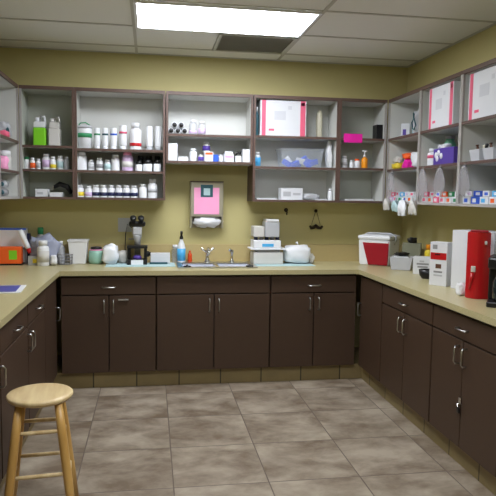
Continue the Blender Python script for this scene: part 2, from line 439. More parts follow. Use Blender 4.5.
bc(.122, .842, z0=1.785, z1=ZT, shelves=[2.022], label='short open cabinet above the paper towel dispenser')
bc(.846, 1.587, z0=ZB, z1=ZT, shelves=[2.03, 1.772], label='open cabinet with the clear bin of blue packets', veneer=[(-1, (ZB, 1.78))])
bc(1.587, 2.014, z0=ZB, z1=ZT, shelves=[2.03, 1.776], backm=GREYM, pale=(0, 1, 0), label='open cabinet in the right corner with a magenta note on its shelf')
def rc(y0, y1, **k): return wall_cab((2.02, (y0 + y1) / 2, 0), -PI / 2, y1 - y0, pale=(1, 1, 1), stile=.014, **k)
RS = [2.028, 1.765]
rc(4.425, 5.055, z0=ZB, z1=ZT, shelves=RS, label='open cabinet on the right wall next to the corner')
rc(3.80, 4.423, z0=ZB, z1=ZT, shelves=RS, label='open cabinet on the right wall holding the purple box')
rc(3.175, 3.798, z0=ZB, z1=ZT, shelves=RS, label='open cabinet on the right wall, nearest in view')
rc(2.55, 3.173, z0=ZB, z1=ZT, shelves=RS, label='open cabinet on the right wall beyond the picture edge')
def lc(y0, y1, **k): return wall_cab((-1.024, (y0 + y1) / 2, 0), PI / 2, y1 - y0, pale=(1, 1, 1), stile=.014, **k)
LS = [1.925, 1.69]
lc(4.43, 5.055, z0=ZB, z1=ZT, shelves=LS, label='open cabinet on the left wall next to the corner')
lc(3.80, 4.428, z0=ZB, z1=ZT, shelves=LS, label='open cabinet on the left wall, nearer the camera')

# ------------------------------------------------------------------ generic goods
def bottle(x, y, z, w, h, label, body=None, cap=None, band=None, name='bottle', cat='bottle', group=None, shape='pill', bz=(.15, .6), sq=1.0, caph=None, seg=18):
    t = empty(name, (x, y, z), label, cat, group)
    r = w * .54; body = body or WHITE; cap = cap or WHITE; bt = [(0, 0), (r * .94, 0), (r, h * .03)]
    if shape == 'pill':      # wide shoulders and a broad screw cap
        hs = h * .70; bt += [(r, hs), (r * .92, hs + h * .05), (r * .66, hs + h * .09), (r * .66, hs + h * .11), (0, hs + h * .11)]; c0, cr = hs + h * .11, r * .74
    elif shape == 'tall':    # narrow-neck bottle
        hs = h * .66; bt += [(r, hs), (r * .88, hs + h * .07), (r * .5, hs + h * .15), (r * .4, hs + h * .18), (0, hs + h * .18)]; c0, cr = hs + h * .18, r * .46
    elif shape == 'jar':
        hs = h * .66; bt += [(r, hs), (r * .9, hs + h * .04), (0, hs + h * .04)]; c0, cr = hs + h * .04, r * .93
    elif shape == 'tube':    # squeeze tube standing on its cap
        bt = [(0, h * .16), (r * .9, h * .16), (r, h * .2), (r, h * .55), (r * .96, h * .97), (r * .9, h), (0, h)]; c0, cr = 0, r * .85
    elif shape == 'cup':
        bt = [(0, 0), (r * .74, 0), (r * .76, h * .02), (r, h * .97), (r * 1.05, h), (r * .98, h * .995), (r * .72, h * .04), (0, h * .04)]
    MB().lathe(bt, body, seg, squash=sq).build('body', None, t)
    if shape == 'tube': MB().lathe([(0, 0), (cr, 0), (cr, h * .16), (0, h * .16)], cap, seg, squash=sq).build('cap', None, t)
    elif shape != 'cup':
        e = caph or (h - c0)
        MB().lathe([(0, c0 + .0004), (cr, c0 + .0004), (cr, c0 + e * .92), (cr * .92, c0 + e), (0, c0 + e)], cap, seg, squash=sq).build('cap', None, t)
    if band:
        if shape == 'cup': MB().lathe([(r * .9, h * bz[0]), (r * 1.0, h * bz[1])], band, seg, squash=sq).build('print', None, t)
        else: MB().lathe([(r + .0002, h * bz[0]), (r + .0012, h * bz[0]), (r + .0012, h * bz[1]), (r + .0002, h * bz[1])], band, seg, squash=sq).build('label', None, t)
    return t

def carton(x, y, z, w, d, h, label, m=None, name='carton', cat='box', marks=(), rz=0.0, group=None, flap=True):
    """x,y = centre of footprint; local -y is the face seen. marks = (x0,x1,z0,z1,mat) as fractions of that face"""
    t = empty(name, (x, y, z), label, cat, group, rz)
    MB().box(-w / 2, w / 2, -d / 2, d / 2, 0, h, m or CARD, min(.002, h * .05)).build('body', None, t)
    for a, b, c, e, mm in marks:
        MB().box(-w / 2 + a * w, -w / 2 + b * w, -d / 2 - .0012, -d / 2 + .0002, c * h, e * h, mm).build('print', None, t)
    if flap and h > .05: MB().box(-w / 2 + .001, w / 2 - .001, -.006, .006, h, h + .0008, LGREY).build('tape', None, t)
    return t

def bag(x, y, z, sx, sy, sz, label, m=None, seed=1, amp=.16, name='plastic_bag', cat='bag', knot=False, group=None):
    """z is where its bottom rests"""
    t = empty(name, (x, y, z), label, cat, group)
    MB().blob((0, 0, sz / 2), (sx / 2, sy / 2, sz / 2), m or HAZY, amp, seed=seed).build('body', None, t)
    if knot: MB().tube([(0, 0, sz * .85), (.01, 0, sz * 1.02), (-.005, .005, sz * 1.16)], [.006, .004, .012], m or HAZY, 8).build('knot', None, t)
    return t

YS = 5.16
# --- left corner cabinet
def jug(x, z, w, h, body, label, top=None):
    t = empty('jug', (x, YS, z), label, 'jug')
    MB().box(-w / 2, w / 2, -.045, .045, 0, h * .60, body, .010, seg=3).build('body', None, t)
    g = MB(); g.prism([(-w / 2 + .004, -.040), (w / 2 - .004, -.040), (w / 2 - .004, .040), (-w / 2 + .004, .040)], h * .595, h * .80, top or WHITE, bev=.006)
    g.build('shoulder', None, t)
    MB().lathe([(0, h * .79), (.017, h * .79), (.017, h * .93), (.015, h * .94), (0, h * .94)], top or WHITE, 16, c=(-w * .22, 0)).build('cap', None, t)
    MB().tube([(w * .02, 0, h * .78), (w * .05, 0, h * .97), (w * .33, 0, h * .99), (w * .40, 0, h * .78)], .010, top or WHITE, 10).build('handle', None, t)
    return t
jug(-.881, 1.90, .098, .24, LIME, 'lime green plastic jug with white top on the corner shelf', WHITE)
jug(-.767, 1.90, .090, .236, OFFW, 'plain white plastic jug beside the lime green jug', OFFW)
z = 1.712
bottle(-.985, 5.15, z, .044, .098, 'small white bottle with green cap at the corner end of its shelf', cap=GREEN)
bottle(-.938, 5.13, z, .036, .092, 'small bottle with orange label in the left corner cabinet', band=ORANGE, bz=(.1, .55))
bottle(-.897, 5.15, z, .034, .085, 'shortest white bottle on the middle shelf of the left corner cabinet', band=LGREY)
bottle(-.836, 5.15, z, .056, .127, 'tallest white bottle on the middle shelf of the left corner cabinet', band=LILAC)
bottle(-.782, 5.14, z, .044, .104, 'white bottle with yellow label in the left corner cabinet', band=YELLOW, bz=(.12, .4))
bottle(-.727, 5.15, z, .047, .113, 'white bottle with pale blue label in the left corner cabinet', band=PBLUE)
bottle(-.677, 5.15, z, .038, .106, 'clouded grey bottle at the right end of the corner cabinet shelf', body=LGREY)
z = ZB + .018
carton(-.868, 5.16, z, .10, .10, .062, 'small white box on the bottom shelf of the left corner cabinet', marks=[(.15, .6, .3, .6, LGREY)])
carton(-.755, 5.13, z, .10, .08, .036, 'flat white box in front of the black clippers', flap=False)
t = empty('hair_clippers', (-.70, 5.20, z), 'black clippers leaning with cord in the left corner cabinet', 'clippers')
MB().tube([(-.09, -.005, .075), (-.04, 0, .105), (.02, 0, .085), (.055, 0, .03)], [.014, .022, .022, .017], BLACK, 12).build('body', None, t)
MB().tube([(.055, 0, .03), (.068, -.02, .012), (.075, -.06, .006), (.05, -.09, .006)], .004, BLACK, 8).build('cord', None, t)
MB().box(-.105, -.085, -.02, .02, .055, .09, STEEL, .003).build('blade', None, t)

# --- wide cabinet, three rows
z = 1.885
g = 'goods on the top shelf of the wide cabinet'
t = empty('supply_tub', (-.533, YS, z), 'large white tub with green print at the left end of the top row', 'tub')
MB().lathe([(0, 0), (.050, 0), (.058, .15), (.058, .165), (0, .165)], WHITE, 22).build('body', None, t)
MB().lathe([(0, .1655), (.061, .1655), (.061, .185), (.05, .190), (0, .190)], LGREY, 22).build('lid', None, t)
MB().tube([(-.045, -.01, .19), (-.03, -.01, .208), (.01, -.01, .212), (.045, 0, .19)], .005, GREEN, 8).build('handle', None, t)
MB().lathe([(.0555, .09), (.0575, .09), (.0595, .125), (.0575, .125)], GREEN, 22).build('label', None, t)
for x, w_, h_, bd, lb in ((-.434, .044, .172, GREEN, 'white tube with green print, beside the large tub'), (-.370, .044, .174, TEAL, 'white tube with teal print, second from the large tub'),
                         (-.302, .050, .176, BLUE, 'white tube with blue print on the top row'), (-.226, .056, .200, PINKC, 'white tube with pink print left of the red-label bottle')):
    bottle(x, YS, z, w_, h_, lb, band=bd, bz=(.66, .74), shape='tube', name='squeeze_tube', cat='tube')
bottle(-.124, YS, z, .088, .222, 'large white bottle with red label on the top row', band=RED, bz=(.14, .26), cap=WHITE)
bottle(-.011, YS, z, .050, .198, 'tall white container left of its twin on the top row', shape='tube', cap=LGREY, name='squeeze_tube', cat='tube')
bottle(.061, YS, z, .050, .200, 'tall white container at the right end of the top row', shape='tube', cap=LGREY, name='squeeze_tube', cat='tube')
z = 1.712
bottle(-.560, YS, z, .082, .149, 'widest white bottle at the left end of the middle row', shape='pill')
bottle(-.484, YS, z, .046, .087, 'short white bottle beside the widest bottle of the middle row', band=LGREY)
bottle(-.416, YS, z, .052, .105, 'white bottle with grey label in the middle row', band=GREY, bz=(.2, .5))
bottle(-.352, YS, z, .046, .090, 'short white bottle left of a taller one in the middle row', band=PBLUE)
bottle(-.288, YS, z, .062, .132, 'tall white bottle left of the pinkish bottle', shape='pill')
bottle(-.191, YS, z, .086, .159, 'pinkish lilac bottle with pink cap in the middle row', body=LILAC, cap=PINKL, band=OFFW, bz=(.2, .5))
for x, w_, h_, lb in ((-.098, .052, .079, 'smallest white jar with black lid'), (-.027, .070, .089, 'widest white jar with black lid'), (.052, .058, .090, 'white jar with black lid at the shelf end')):
    bottle(x, 5.14, z, w_, h_ , lb, cap=BLACK, shape='jar', name='jar', cat='jar', group='jars with black lids')
for x, lb in ((-.085, 'tall black bottle behind the smallest white jar'), (-.015, 'tall black bottle behind the widest white jar'), (.055, 'tall black bottle behind the jar at the shelf end')):
    bottle(x, 5.25, z, .060, .135, lb, body=BLACK, cap=BLACK, group='black bottles behind the jars')
z = ZB + .018
bottle(-.573, YS, z, .054, .097, 'white bottle with yellow label on the lowest row', band=YELLOW, bz=(.1, .45))
bottle(-.505, YS, z, .054, .092, 'white bottle with lilac label on the lowest row', band=LILAC, bz=(.1, .45))
ords = ['first', 'second', 'third', 'fourth', 'fifth', 'sixth']
for k in range(6):
    bottle(-.447 + k * .0618, YS, z, .0545, .101, 'white bottle with navy band, %s from the left on the lowest row' % ords[k], band=NAVY, bz=(.12, .42), group='navy-banded bottles on the lowest row')
bottle(-.066, YS, z, .060, .115, 'plain white bottle right of the navy-banded bottles')
bottle(.014, YS, z, .072, .156, 'tallest white bottle at the right end of the lowest row', band=LGREY, bz=(.3, .5))

# --- short cabinet
z = 2.022
def lying(x, zz, label):
    t = empty('lying_bottle', (x, 5.17, zz), label, 'bottle', 'bottles lying on the short cabinet shelf')
    M = Matrix.Rotation(PI / 2, 4, 'X')   # local +z -> -y
    MB().lathe([(0, -.09), (.026, -.09), (.0268, -.08), (.0268, .05), (.020, .062), (0, .062)], WHITE, 18, M=M).build('body', None, t)
    MB().lathe([(0, .0622), (.0185, .0622), (.0185, .085), (.016, .088), (0, .088)], BLACK, 18, M=M).build('cap', None, t)
for k, x in enumerate((.165, .2205, .276)): lying(x, z + .027, 'white bottle lying with black cap forward, %s on the lower layer' % ('left', 'middle', 'right')[k])
for k, x in enumerate((.193, .248)): lying(x, z + .027 + .0475, 'white bottle lying with black cap forward, %s of the upper two' % ('left', 'right')[k])
bottle(.350, YS, z, .062, .125, 'clear bottle with faint purple print beside the lying bottles', body=HAZY, cap=WHITE, band=LILAC, bz=(.1, .3))
bottle(.423, YS, z, .056, .118, 'clear bottle with purple print, right one of two on the short cabinet shelf', body=HAZY, cap=WHITE, band=LILAC, bz=(.1, .5))
z = 1.785 + .018
carton(.180, 5.16, z, .075, .10, .144, 'tall white box at the left end of the short cabinet')
carton(.264, 5.14, z, .085, .10, .036, 'low flat white box beside the tall white box', flap=False)
bottle(.352, YS, z, .058, .107, 'white bottle with broad cap in the short cabinet')
bottle(.414, 5.13, z, .044, .056, 'small purple-banded bottle in the short cabinet', band=PURPLE, bz=(.1, .7))
carton(.481, 5.17, z, .076, .10, .084, 'white box under the purple-capped bottle', marks=[(.1, .9, .7, .9, ORANGE)])
bottle(.463, 5.17, z + .0852, .058, .080, 'white bottle with purple print standing on a white box', band=PURPLE, bz=(.1, .6))
carton(.537, 5.13, z, .042, .06, .060, 'small blue box in the short cabinet', m=BLUE, flap=False)
bottle(.585, YS, z, .042, .063, 'small white bottle right of the blue box')
carton(.650, 5.16, z, .080, .10, .066, 'white box with pink print in the short cabinet', marks=[(.1, .9, .55, .8, PINKL)])
carton(.650, 5.16, z + .0672, .070, .09, .022, 'thin white box on top of the pink-printed box', flap=False)
t = empty('hole_punch', (.731, 5.15, z), 'dark handled tool on a white base in the short cabinet', 'tool')
MB().box(-.026, .026, -.03, .03, 0, .055, WHITE, .006).build('base', None, t)
MB().tube([(-.025, -.01, .056), (-.005, 0, .082), (.02, 0, .078), (.028, .005, .092)], [.007, .012, .010, .006], BLACK, 10).build('handle', None, t)
carton(.798, 5.16, z, .066, .10, .110, 'white box at the right end of the short cabinet')

# --- cabinet with clear bin
z = 2.03
PALEP = pmat('pale_print', (198, 200, 206), .6)
def pink_carton(x, y, rz, w, d, h, label):
    return carton(x, y, z, w, d, h, label, rz=rz, marks=[(.03, .115, 0, 1, PINKC), (.87, .98, 0, 1, PINKC), (.885, .965, .86, .95, RED), (.18, .30, .14, .20, PINKC), (.3, .55, .45, .7, PALEP), (.6, .68, .75, .85, PALEP)],
                  group='white cartons with pink side stripes')
pink_carton(1.105, 5.215, 0, .395, .26, .296, 'white carton with pink stripes on the top shelf of the back wall')
bottle(.884, 5.12, z, .028, .24, 'thin dark bottle squeezed beside the pink-striped carton', body=TEAL, cap=WHITE, shape='tall')
bag(1.46, 5.24, z, .05, .06, .25, 'thin cream roll standing on the back wall top shelf', CREAM, 3, .06, name='paper_roll', cat='roll')
z = 1.772
bottle(.900, YS, z, .050, .125, 'white tub with bright blue lower half left of the clear bin', cap=WHITE, band=CYAN, bz=(.05, .62))
t = empty('storage_bin', (1.272, 5.17, z), 'clear plastic bin filled with blue packets', 'bin')
q = MB(); W, D, Hh = .37, .20, .155
def taper(q, W0, W1, D0, D1, z0, z1, mm, th=.003):
    vs = []
    for (W_, D_, z_) in ((W0, D0, z0), (W1, D1, z1)):
        vs.append([q.bm.verts.new((sx * W_ / 2, sy * D_ / 2, z_)) for sx, sy in ((-1, -1), (1, -1), (1, 1), (-1, 1))])
    n0 = len(q.bm.faces)
    q.bm.faces.new(vs[0][::-1])
    for i in range(4): q.bm.faces.new((vs[0][i], vs[0][(i + 1) % 4], vs[1][(i + 1) % 4], vs[1][i]))
    q._cap(n0, mm, None)
taper(q, .33, .375, .17, .20, .001, .148, CLEAR)
o = q.build('body', None, t); md = o.modifiers.new('solid', 'SOLIDIFY'); md.thickness = .003
q = MB(); ring(q, -.197, .197, -.108, .108, -.187, .187, -.099, .099, .1485, .156); q.build('rim', CLEAR, t)
PBL = pmat('packet_blue', (30, 85, 225), .4)
rp = [(-.12, -.03, .035, .5), (-.05, -.04, .03, -.4), (.0, -.035, .055, .2), (.06, -.04, .03, .8), (.115, -.035, .045, -.3), (-.09, .03, .06, .9), (.04, .03, .07, -.6), (.10, .03, .05, .3), (-.02, .02, .03, .1)]
for k, (px, py, pz, ang) in enumerate(rp):
    M = Matrix.Translation((px, py, pz)) @ Matrix.Rotation(ang, 4, 'Y') @ Matrix.Rotation(.4, 4, 'X')
    o = MB().box(-.035, .035, -.012, .012, -.02, .02, PBL if k not in (2, 5) else WHITE, .006, M=M @ Matrix.Scale(1.15, 4)).build('packet', None, None, (1.272, 5.17, z))
    tag(o, ('blue' if k not in (2, 5) else 'white') + ' wrapped packet inside the clear storage bin', 'packet', ('blue' if k not in (2, 5) else 'white') + ' packets in the clear bin')
bag(1.530, 5.16, z, .05, .08, .22, 'crumpled white bag at the right end of the bin shelf', WHITE, 5, .15)
z = ZB + .018
carton(1.197, 5.17, z, .19, .12, .100, 'white box with grey print in the middle of the bottom shelf', marks=[(.1, .45, .3, .7, LGREY), (.55, .9, .4, .6, LGREY)])
bag(1.375, 5.17, z, .15, .10, .055, 'low grey crumpled packet beside the white box', LGREY, 6, .18, name='packet', cat='packet')
carton(.972, 5.15, z, .17, .15, .012, 'thin stack of white paper on the bottom shelf', flap=False, name='paper_stack', cat='paper')
bottle(1.545, 5.14, z, .036, .100, 'small white bottle at the right end of the bottom shelf')
t = carton(1.455, 5.13, z, .09, .1, .010, 'small flat white sheet beside the small bottle', flap=False, name='paper_sheet', cat='paper')

# --- right corner cabinet
carton(1.965, 5.15, 2.03, .055, .10, .125, 'small black box on the top shelf of the right corner cabinet', m=BLACK, flap=False)
z = 1.776
bottle(1.660, 5.13, z, .054, .104, 'white pill bottle in the right corner cabinet', band=LGREY, bz=(.2, .5))
bottle(1.725, 5.11, z, .036, .068, 'tiny white bottle in the right corner cabinet')
bottle(1.775, 5.12, z, .048, .080, 'white bottle with orange cap in the right corner cabinet', cap=ORANGE)
t = bottle(1.843, 5.12, z, .052, .115, 'amber pump bottle in the right corner cabinet', body=AMBER, cap=WHITE, shape='tall')
q = MB(); q.tube([(0, 0, .112), (0, 0, .150)], .005, WHITE, 8); q.tube([(-.022, -.002, .150), (.0, 0, .152), (.02, 0, .148)], .006, WHITE, 8); q.build('pump', None, t)
carton(1.79, 5.14, ZB + .018, .26, .15, .014, 'flat white folder on the bottom of the right corner cabinet', flap=False, name='folder', cat='folder')
o = bx(-.083, .083, -.0012, 0, 0, .075, MAG).build('sticky_note', None, None, (1.712, 5.0587, 1.990)); tag(o, 'bright magenta note stuck to the shelf edge', 'note')

# --- right wall cabinets (items at x ~2.12-2.2)
XI = 2.14
z = 2.028
carton(XI, 4.95, z, .07, .09, .12, 'white box with blue print on the right wall top shelf', rz=-.5, marks=[(.2, .6, .2, .6, PURPLE)])
carton(XI + .03, 4.82, z, .05, .08, .10, 'narrow pale blue box on the right wall top shelf', m=PBLUE, rz=-.5, flap=False)
bag(2.13, 4.66, z, .10, .10, .20, 'grey clear bag of dark tubing beside the pink-striped carton', LGREY, 8, .2)
t = empty('tubing_coil', (2.09, 4.60, z), 'coiled dark tubing hanging in front of the grey bag', 'tubing')
MB().tube([(.0, .07, .15), (-.02, .05, .17), (-.03, .02, .13), (-.02, .0, .07), (-.02, .03, .04), (-.02, .06, .05), (-.02, .075, .10), (0, .07, .15)], .006, TEAL, 8).build('coil', None, t)
pink_carton(2.17, 4.13, -PI / 2, .37, .26, .296, 'white carton with pink stripes, on the right wall next to the divider')
pink_carton(2.17, 3.52, -PI / 2, .44, .26, .296, 'white carton with pink stripes, nearest on the right wall')
z = 1.765
bag(2.09, 4.965, z, .09, .12, .055, 'yellow wrapped bundle on the middle shelf by the right corner', YELLOW, 9, .2, name='bundle', cat='packet')
bag(2.09, 4.965, z + .056, .07, .10, .05, 'white bundle lying on the yellow bundle', OFFW, 10, .2, name='bundle', cat='packet')
bag(2.12, 4.80, z, .10, .13, .075, 'magenta packet on the middle shelf of the right wall', MAG, 11, .2, name='packet', cat='packet')
bag(2.12, 4.80, z + .076, .10, .12, .055, 'orange packet lying on the magenta packet', ORANGE, 12, .2, name='packet', cat='packet')
bag(2.13, 4.62, z, .12, .16, .13, 'white crumpled bag on the middle shelf next to the magenta packet', WHITE, 13, .2)
bag(2.21, 4.66, z + .131, .10, .12, .06, 'brown paper bundle lying on the white crumpled bag', BROWNI, 31, .15, name='bundle', cat='packet')
bottle(2.10, 4.34, z, .075, .13, 'white canister with pink label by the cabinet divider', band=PINKC, bz=(.45, .62), name='canister', cat='canister')
t = empty('glass_jar', (2.20, 4.28, z), 'tall green-grey glass jar behind the white canister', 'jar')
MB().lathe([(0, 0), (.045, 0), (.045, .16), (.03, .19), (.032, .20), (0, .20)], AMBRC, 18).build('body', None, t); MB().lathe([(0, .2005), (.034, .2005), (.034, .225), (0, .225)], LGREY, 18).build('lid', None, t)
t = carton(2.13, 4.06, z, .30, .18, .115, 'purple box with white flowers on the right wall middle shelf', m=PURPLE, rz=-PI / 2, flap=False)
q = MB()
for fx, fz in ((-.11, .07), (-.07, .085), (-.03, .06), (-.09, .045)):
    q.lathe([(0, .003), (.022, .001), (.022, 0), (0, 0)], WHITE, 10, M=Matrix.Translation((fx, -.0902, fz)) @ Matrix.Rotation(PI / 2, 4, 'X'))
q.build('flower_print', None, t)
for k, (y, mm, cn) in enumerate(((4.155, WHITE, 'white'), (4.09, WHITE, 'second white'))):
    bag(2.08, y, z + .1155, .06, .055, .032, '%s wad lying on top of the purple box' % cn, mm, 20 + k, .2, name='gauze_wad', cat='wad')
# middle shelf, nearest cabinet: clear tubs with brown-handled tools
for k, y in enumerate((3.66, 3.50, 3.33)):
    t = empty('clear_tub', (2.11, y, z), 'clear tub with tools, %s from the cabinet divider' % ('first', 'second', 'third')[k], 'tub', 'clear tubs on the right wall shelf')
    q = MB(); taper(q, .10, .12, .10, .12, .001, .075, HAZY); q.build('body', None, t).modifiers.new('solid', 'SOLIDIFY').thickness = .003
    for j, (dx, dy, a, mm) in enumerate(((-.02, .02, .3, BROWNI), (.01, -.015, -.35, BLACK), (.025, .02, .1, (CREAM, BROWNI, LILAC)[k]))):
        hnd = MB().tube([(dx, dy, .012), (dx + .03 * a, dy + .08 * a, .09), (dx + .03 * a, dy + .10 * a, .108)], [.006, .010, .012], mm, 8).build('tool', None, None, (2.11, y, z))
        tag(hnd, '%s tool handle in the %s clear tub from the divider' % (('brown', 'black', ('cream', 'second brown', 'lilac')[k])[j], ('first', 'second', 'third')[k]), 'tool')
# bottom shelves: rows of small coloured boxes
z = ZB + .018
cols = {'white': CARD, 'pink': PINKC, 'green': GREEN, 'orange': ORANGE, 'blue': BLUE, 'light blue': CYAN, 'pale blue': PBLUE, 'lilac': LILAC}
row = [  # y, width, height, body, mark, level
    (4.985, .085, .040, 'lilac', 'white'), (4.895, .085, .045, 'white', 'pink'), (4.80, .090, .040, 'pale blue', 'green'), (4.705, .085, .045, 'white', 'blue'), (4.61, .09, .042, 'white', 'orange'), (4.51, .085, .04, 'pale blue', 'white'),
    (4.345, .090, .042, 'white', 'pink'), (4.25, .085, .042, 'white', 'orange'), (4.155, .085, .042, 'pink', 'white'), (4.06, .085, .042, 'white', 'pink'), (3.965, .085, .042, 'white', 'orange'), (3.87, .085, .042, 'white', 'green'),
    (3.72, .095, .045, 'white', 'blue'), (3.615, .095, .045, 'blue', 'white'), (3.51, .095, .045, 'white', 'light blue'), (3.405, .09, .045, 'white', 'orange'), (3.30, .09, .045, 'light blue', 'white')]
places = ['first', 'second', 'third', 'fourth', 'fifth', 'sixth', 'seventh', 'eighth', 'ninth', 'tenth', 'eleventh', 'twelfth', 'thirteenth', 'fourteenth', 'fifteenth', 'sixteenth', 'seventeenth']
row2 = ['pink', 'white', 'light blue', 'white', 'white', 'white', 'pink', 'white', 'white', 'orange', 'green', 'white', 'white', 'blue', 'white', 'light blue', 'light blue']
for k, (y, w_, h_, c1, c2) in enumerate(row):
    carton(2.10, y, z, w_, .11, h_, '%s packet with %s print, %s in the lower layer from the corner' % (c1, c2, places[k]), m=cols[c1], rz=-PI / 2, marks=[(.2, .65, .2, .75, cols[c2])], flap=False, name='supply_packet', cat='packet', group='lower packets on the right bottom shelves')
    c3 = row2[k]; c4 = 'white' if c3 != 'white' else ('lilac', 'pink', 'blue')[k % 3]
    carton(2.11, y, z + h_ + .0015, w_ * .92, .10, .036, '%s packet with %s print, %s in the upper layer from the corner' % (c3, c4, places[k]), m=cols[c3], rz=-PI / 2 + random.uniform(-.1, .1), marks=[(.3, .8, .25, .75, cols[c4])], flap=False, name='supply_packet', cat='packet', group='upper packets on the right bottom shelves')

# clear hazy bags hanging on the shelf fronts of the right wall
def hang(x, y, ztop, w, h, label, m=None, seed=0, th=.03):
    t = empty('hanging_bag', (x, y, ztop), label, 'bag', None, -PI / 2)
    q = MB(); rnd = random.Random(seed); nx, nz = 12, 9; ph = rnd.uniform(0, 6); sk_ = rnd.uniform(-.25, .25)
    side = []
    for sgn in (-1, 1):
        G = []
        for j in range(nz + 1):
            v_ = j / nz; ww = w * (.16 + .84 * min(1, v_ * 1.7) ** .8) * (1 - .18 * max(0, v_ - .75) * 4 * .5)
            G.append([q.bm.verts.new((sk_ * w * v_ * .5 + (i / nx - .5) * ww, sgn * th * .5 * math.sin(PI * i / nx) * (.35 + .65 * math.sin(PI * min(1, v_ * .9 + .1))) + .18 * th * math.sin(ph + i * 1.7 + v_ * 3) - .002 * sgn * -1,
                     -h * v_ * (1 + .10 * math.sin(ph + i * .9) * v_))) for i in range(nx + 1)])
        side.append(G)
        for j in range(nz):
            for i in range(nx):
                f = q.bm.faces.new((G[j][i], G[j][i + 1], G[j + 1][i + 1], G[j + 1][i])); f.smooth = True
    q._cap(0, m or HAZY, None); bmesh.ops.remove_doubles(q.bm, verts=q.bm.verts[:], dist=.0008); q.build('body', None, t)
    MB().tube([(0, 0, -h * .06), (.004, 0, .012), (0, .010, .024)], [.010, .006, .006], m or HAZY, 8).build('tie', None, t)
hang(1.995, 4.95, 1.515, .12, .095, 'white bag tied to the cabinet lip nearest the corner', OFFW, 41, .045)
hang(1.995, 4.77, 1.500, .10, .085, 'pale green bag tied below the corner cabinet', PBLUE, 42, .045)
hang(1.990, 4.62, 1.505, .15, .115, 'biggest white bag tied below the right wall cabinets', WHITE, 43, .05)
hang(1.995, 4.43, 1.505, .13, .105, 'white bag tied below the cabinet divider', OFFW, 44, .045)
hang(1.998, 4.29, 1.735, .19, .20, 'large clear bag hanging under the canister shelf', CBAG, 45)
hang(1.998, 4.02, 1.735, .17, .17, 'clear bag hanging under the purple box', CBAG, 46)
hang(1.998, 3.68, 1.735, .17, .19, 'clear bag hanging under the first clear tub', CBAG, 47)
hang(1.998, 4.88, 1.735, .12, .15, 'small clear bag hanging under the yellow bundle', CBAG, 48)

# --- left wall cabinet
XJ = -1.125
bag(-1.12, 4.93, 1.925, .12, .14, .13, 'clear bag of tubing on the left wall top shelf', HAZY, 51, .2)
t = empty('tubing_coil', (-1.06, 4.84, 1.925), 'coiled blue-grey tubing in front of the clear bag', 'tubing')
MB().tube([(0, .03 * math.cos(a_ * .6) , .045 + .035 * math.sin(a_ * .6)) for a_ in range(11)], .006, TEAL, 8).build('coil', None, t)
bag(-1.07, 4.74, 1.925, .08, .10, .05, 'pink packet on the left wall top shelf', PINKC, 52, .15, name='packet', cat='packet')
bottle(-1.11, 4.92, 1.69, .10, .15, 'white roll of gauze on the left wall middle shelf', shape='jar', body=OFFW, cap=WHITE, name='gauze_roll', cat='roll')
bag(-1.08, 4.72, 1.69, .09, .10, .10, 'pink and white bag on the left wall middle shelf', PINKL, 53, .2)
for k in range(2):
    MBt = empty('bandage_roll', (-1.12, 4.93 - .0, ZB + .018 + k * .062), '%s grey-blue bandage roll on the left wall bottom shelf' % ('lower', 'upper')[k], 'roll')
    M = Matrix.Translation((0, 0, .031)) @ Matrix.Rotation(PI / 2, 4, 'X')
    MB().lathe([(0, -.05), (.030, -.05), (.0305, .05), (0, .05)], LGREY if k else GREY, 18, M=M).build('wrap', None, MBt); MB().lathe([(0, .0502), (.018, .0502), (.018, .052), (0, .052)], TEAL, 14, M=M).build('core', None, MBt)

# ------------------------------------------------------------------ wall fittings
t = empty('towel_dispenser', (.480, 5.357, 1.237), 'metal paper towel dispenser on the wall above the sink', 'dispenser')
DISP = pmat('dispenser_enamel', (176, 170, 150), 0.35, 0.5, var=.03)
q = MB(); q.box(-.143, .143, -.105, 0, .10, .398, DISP, .008); q.box(-.143, -.128, -.105, 0, .0, .10, DISP, .002); q.box(.128, .143, -.105, 0, .0, .10, DISP, .002); q.box(-.128, .128, -.012, 0, .0, .10, DISP)
q.build('case', None, t)
MB().box(-.1432, .1432, -.108, -.001, .398, .406, EDGE, .001).build('lid', None, t)
o = bx(-.112, .106, -.1072, -.1056, .122, .350, PINKL).build('notice', None, t); o['label'] = 'pink notice sheet'
o = bx(-.055, .050, -.1092, -.1074, .270, .375, TEAL).build('sticker', None, t); o['label'] = 'dark teal sticker'
o = bx(-.030, .026, -.1104, -.1094, .285, .345, PBLUE).build('print', None, t)
MB().blob((0.0, -.055, .058), (.122, .052, .052), WHITE, .22, 14, 3, 60, flat=False).build('paper_towel', None, t)
t = empty('outlet_plate', (-.222, 5.3575, 1.197), 'pale grey electrical outlet plate behind the microscope', 'outlet')
q = MB(); q.box(-.058, .058, -.006, 0, 0, .12, LGREY, .002); q.build('plate', None, t)
for sx in (-.028, .028):
    for sz in (.035, .085): bx(sx - .014, sx + .014, -.008, -.0062, sz - .016, sz + .016, LGREY, .001).build('socket', None, t)
HK = pmat('dark_bronze', (52, 42, 30), .4, .6)
t = empty('wall_hook', (1.203, 5.357, 1.40), 'small dark hook alone on the back wall', 'hook')
q = MB(); q.lathe([(0, 0), (.018, 0), (.018, .006), (0, .008)], HK, 16, M=Matrix.Rotation(PI / 2, 4, 'X')); q.build('plate', None, t)
MB().tube([(0, -.006, 0), (0, -.03, -.004), (0, -.045, -.022), (0, -.035, -.038), (0, -.024, -.032)], .006, HK, 10).build('prong', None, t)
t = empty('double_hook', (1.480, 5.357, 1.24), 'dark double hook hanging from a nail on the back wall', 'hook')
q = MB(); q.lathe([(0, 0), (.015, 0), (.015, .006), (0, .008)], HK, 16, M=Matrix.Translation((0, 0, .155)) @ Matrix.Rotation(PI / 2, 4, 'X')); q.build('nail', None, t)
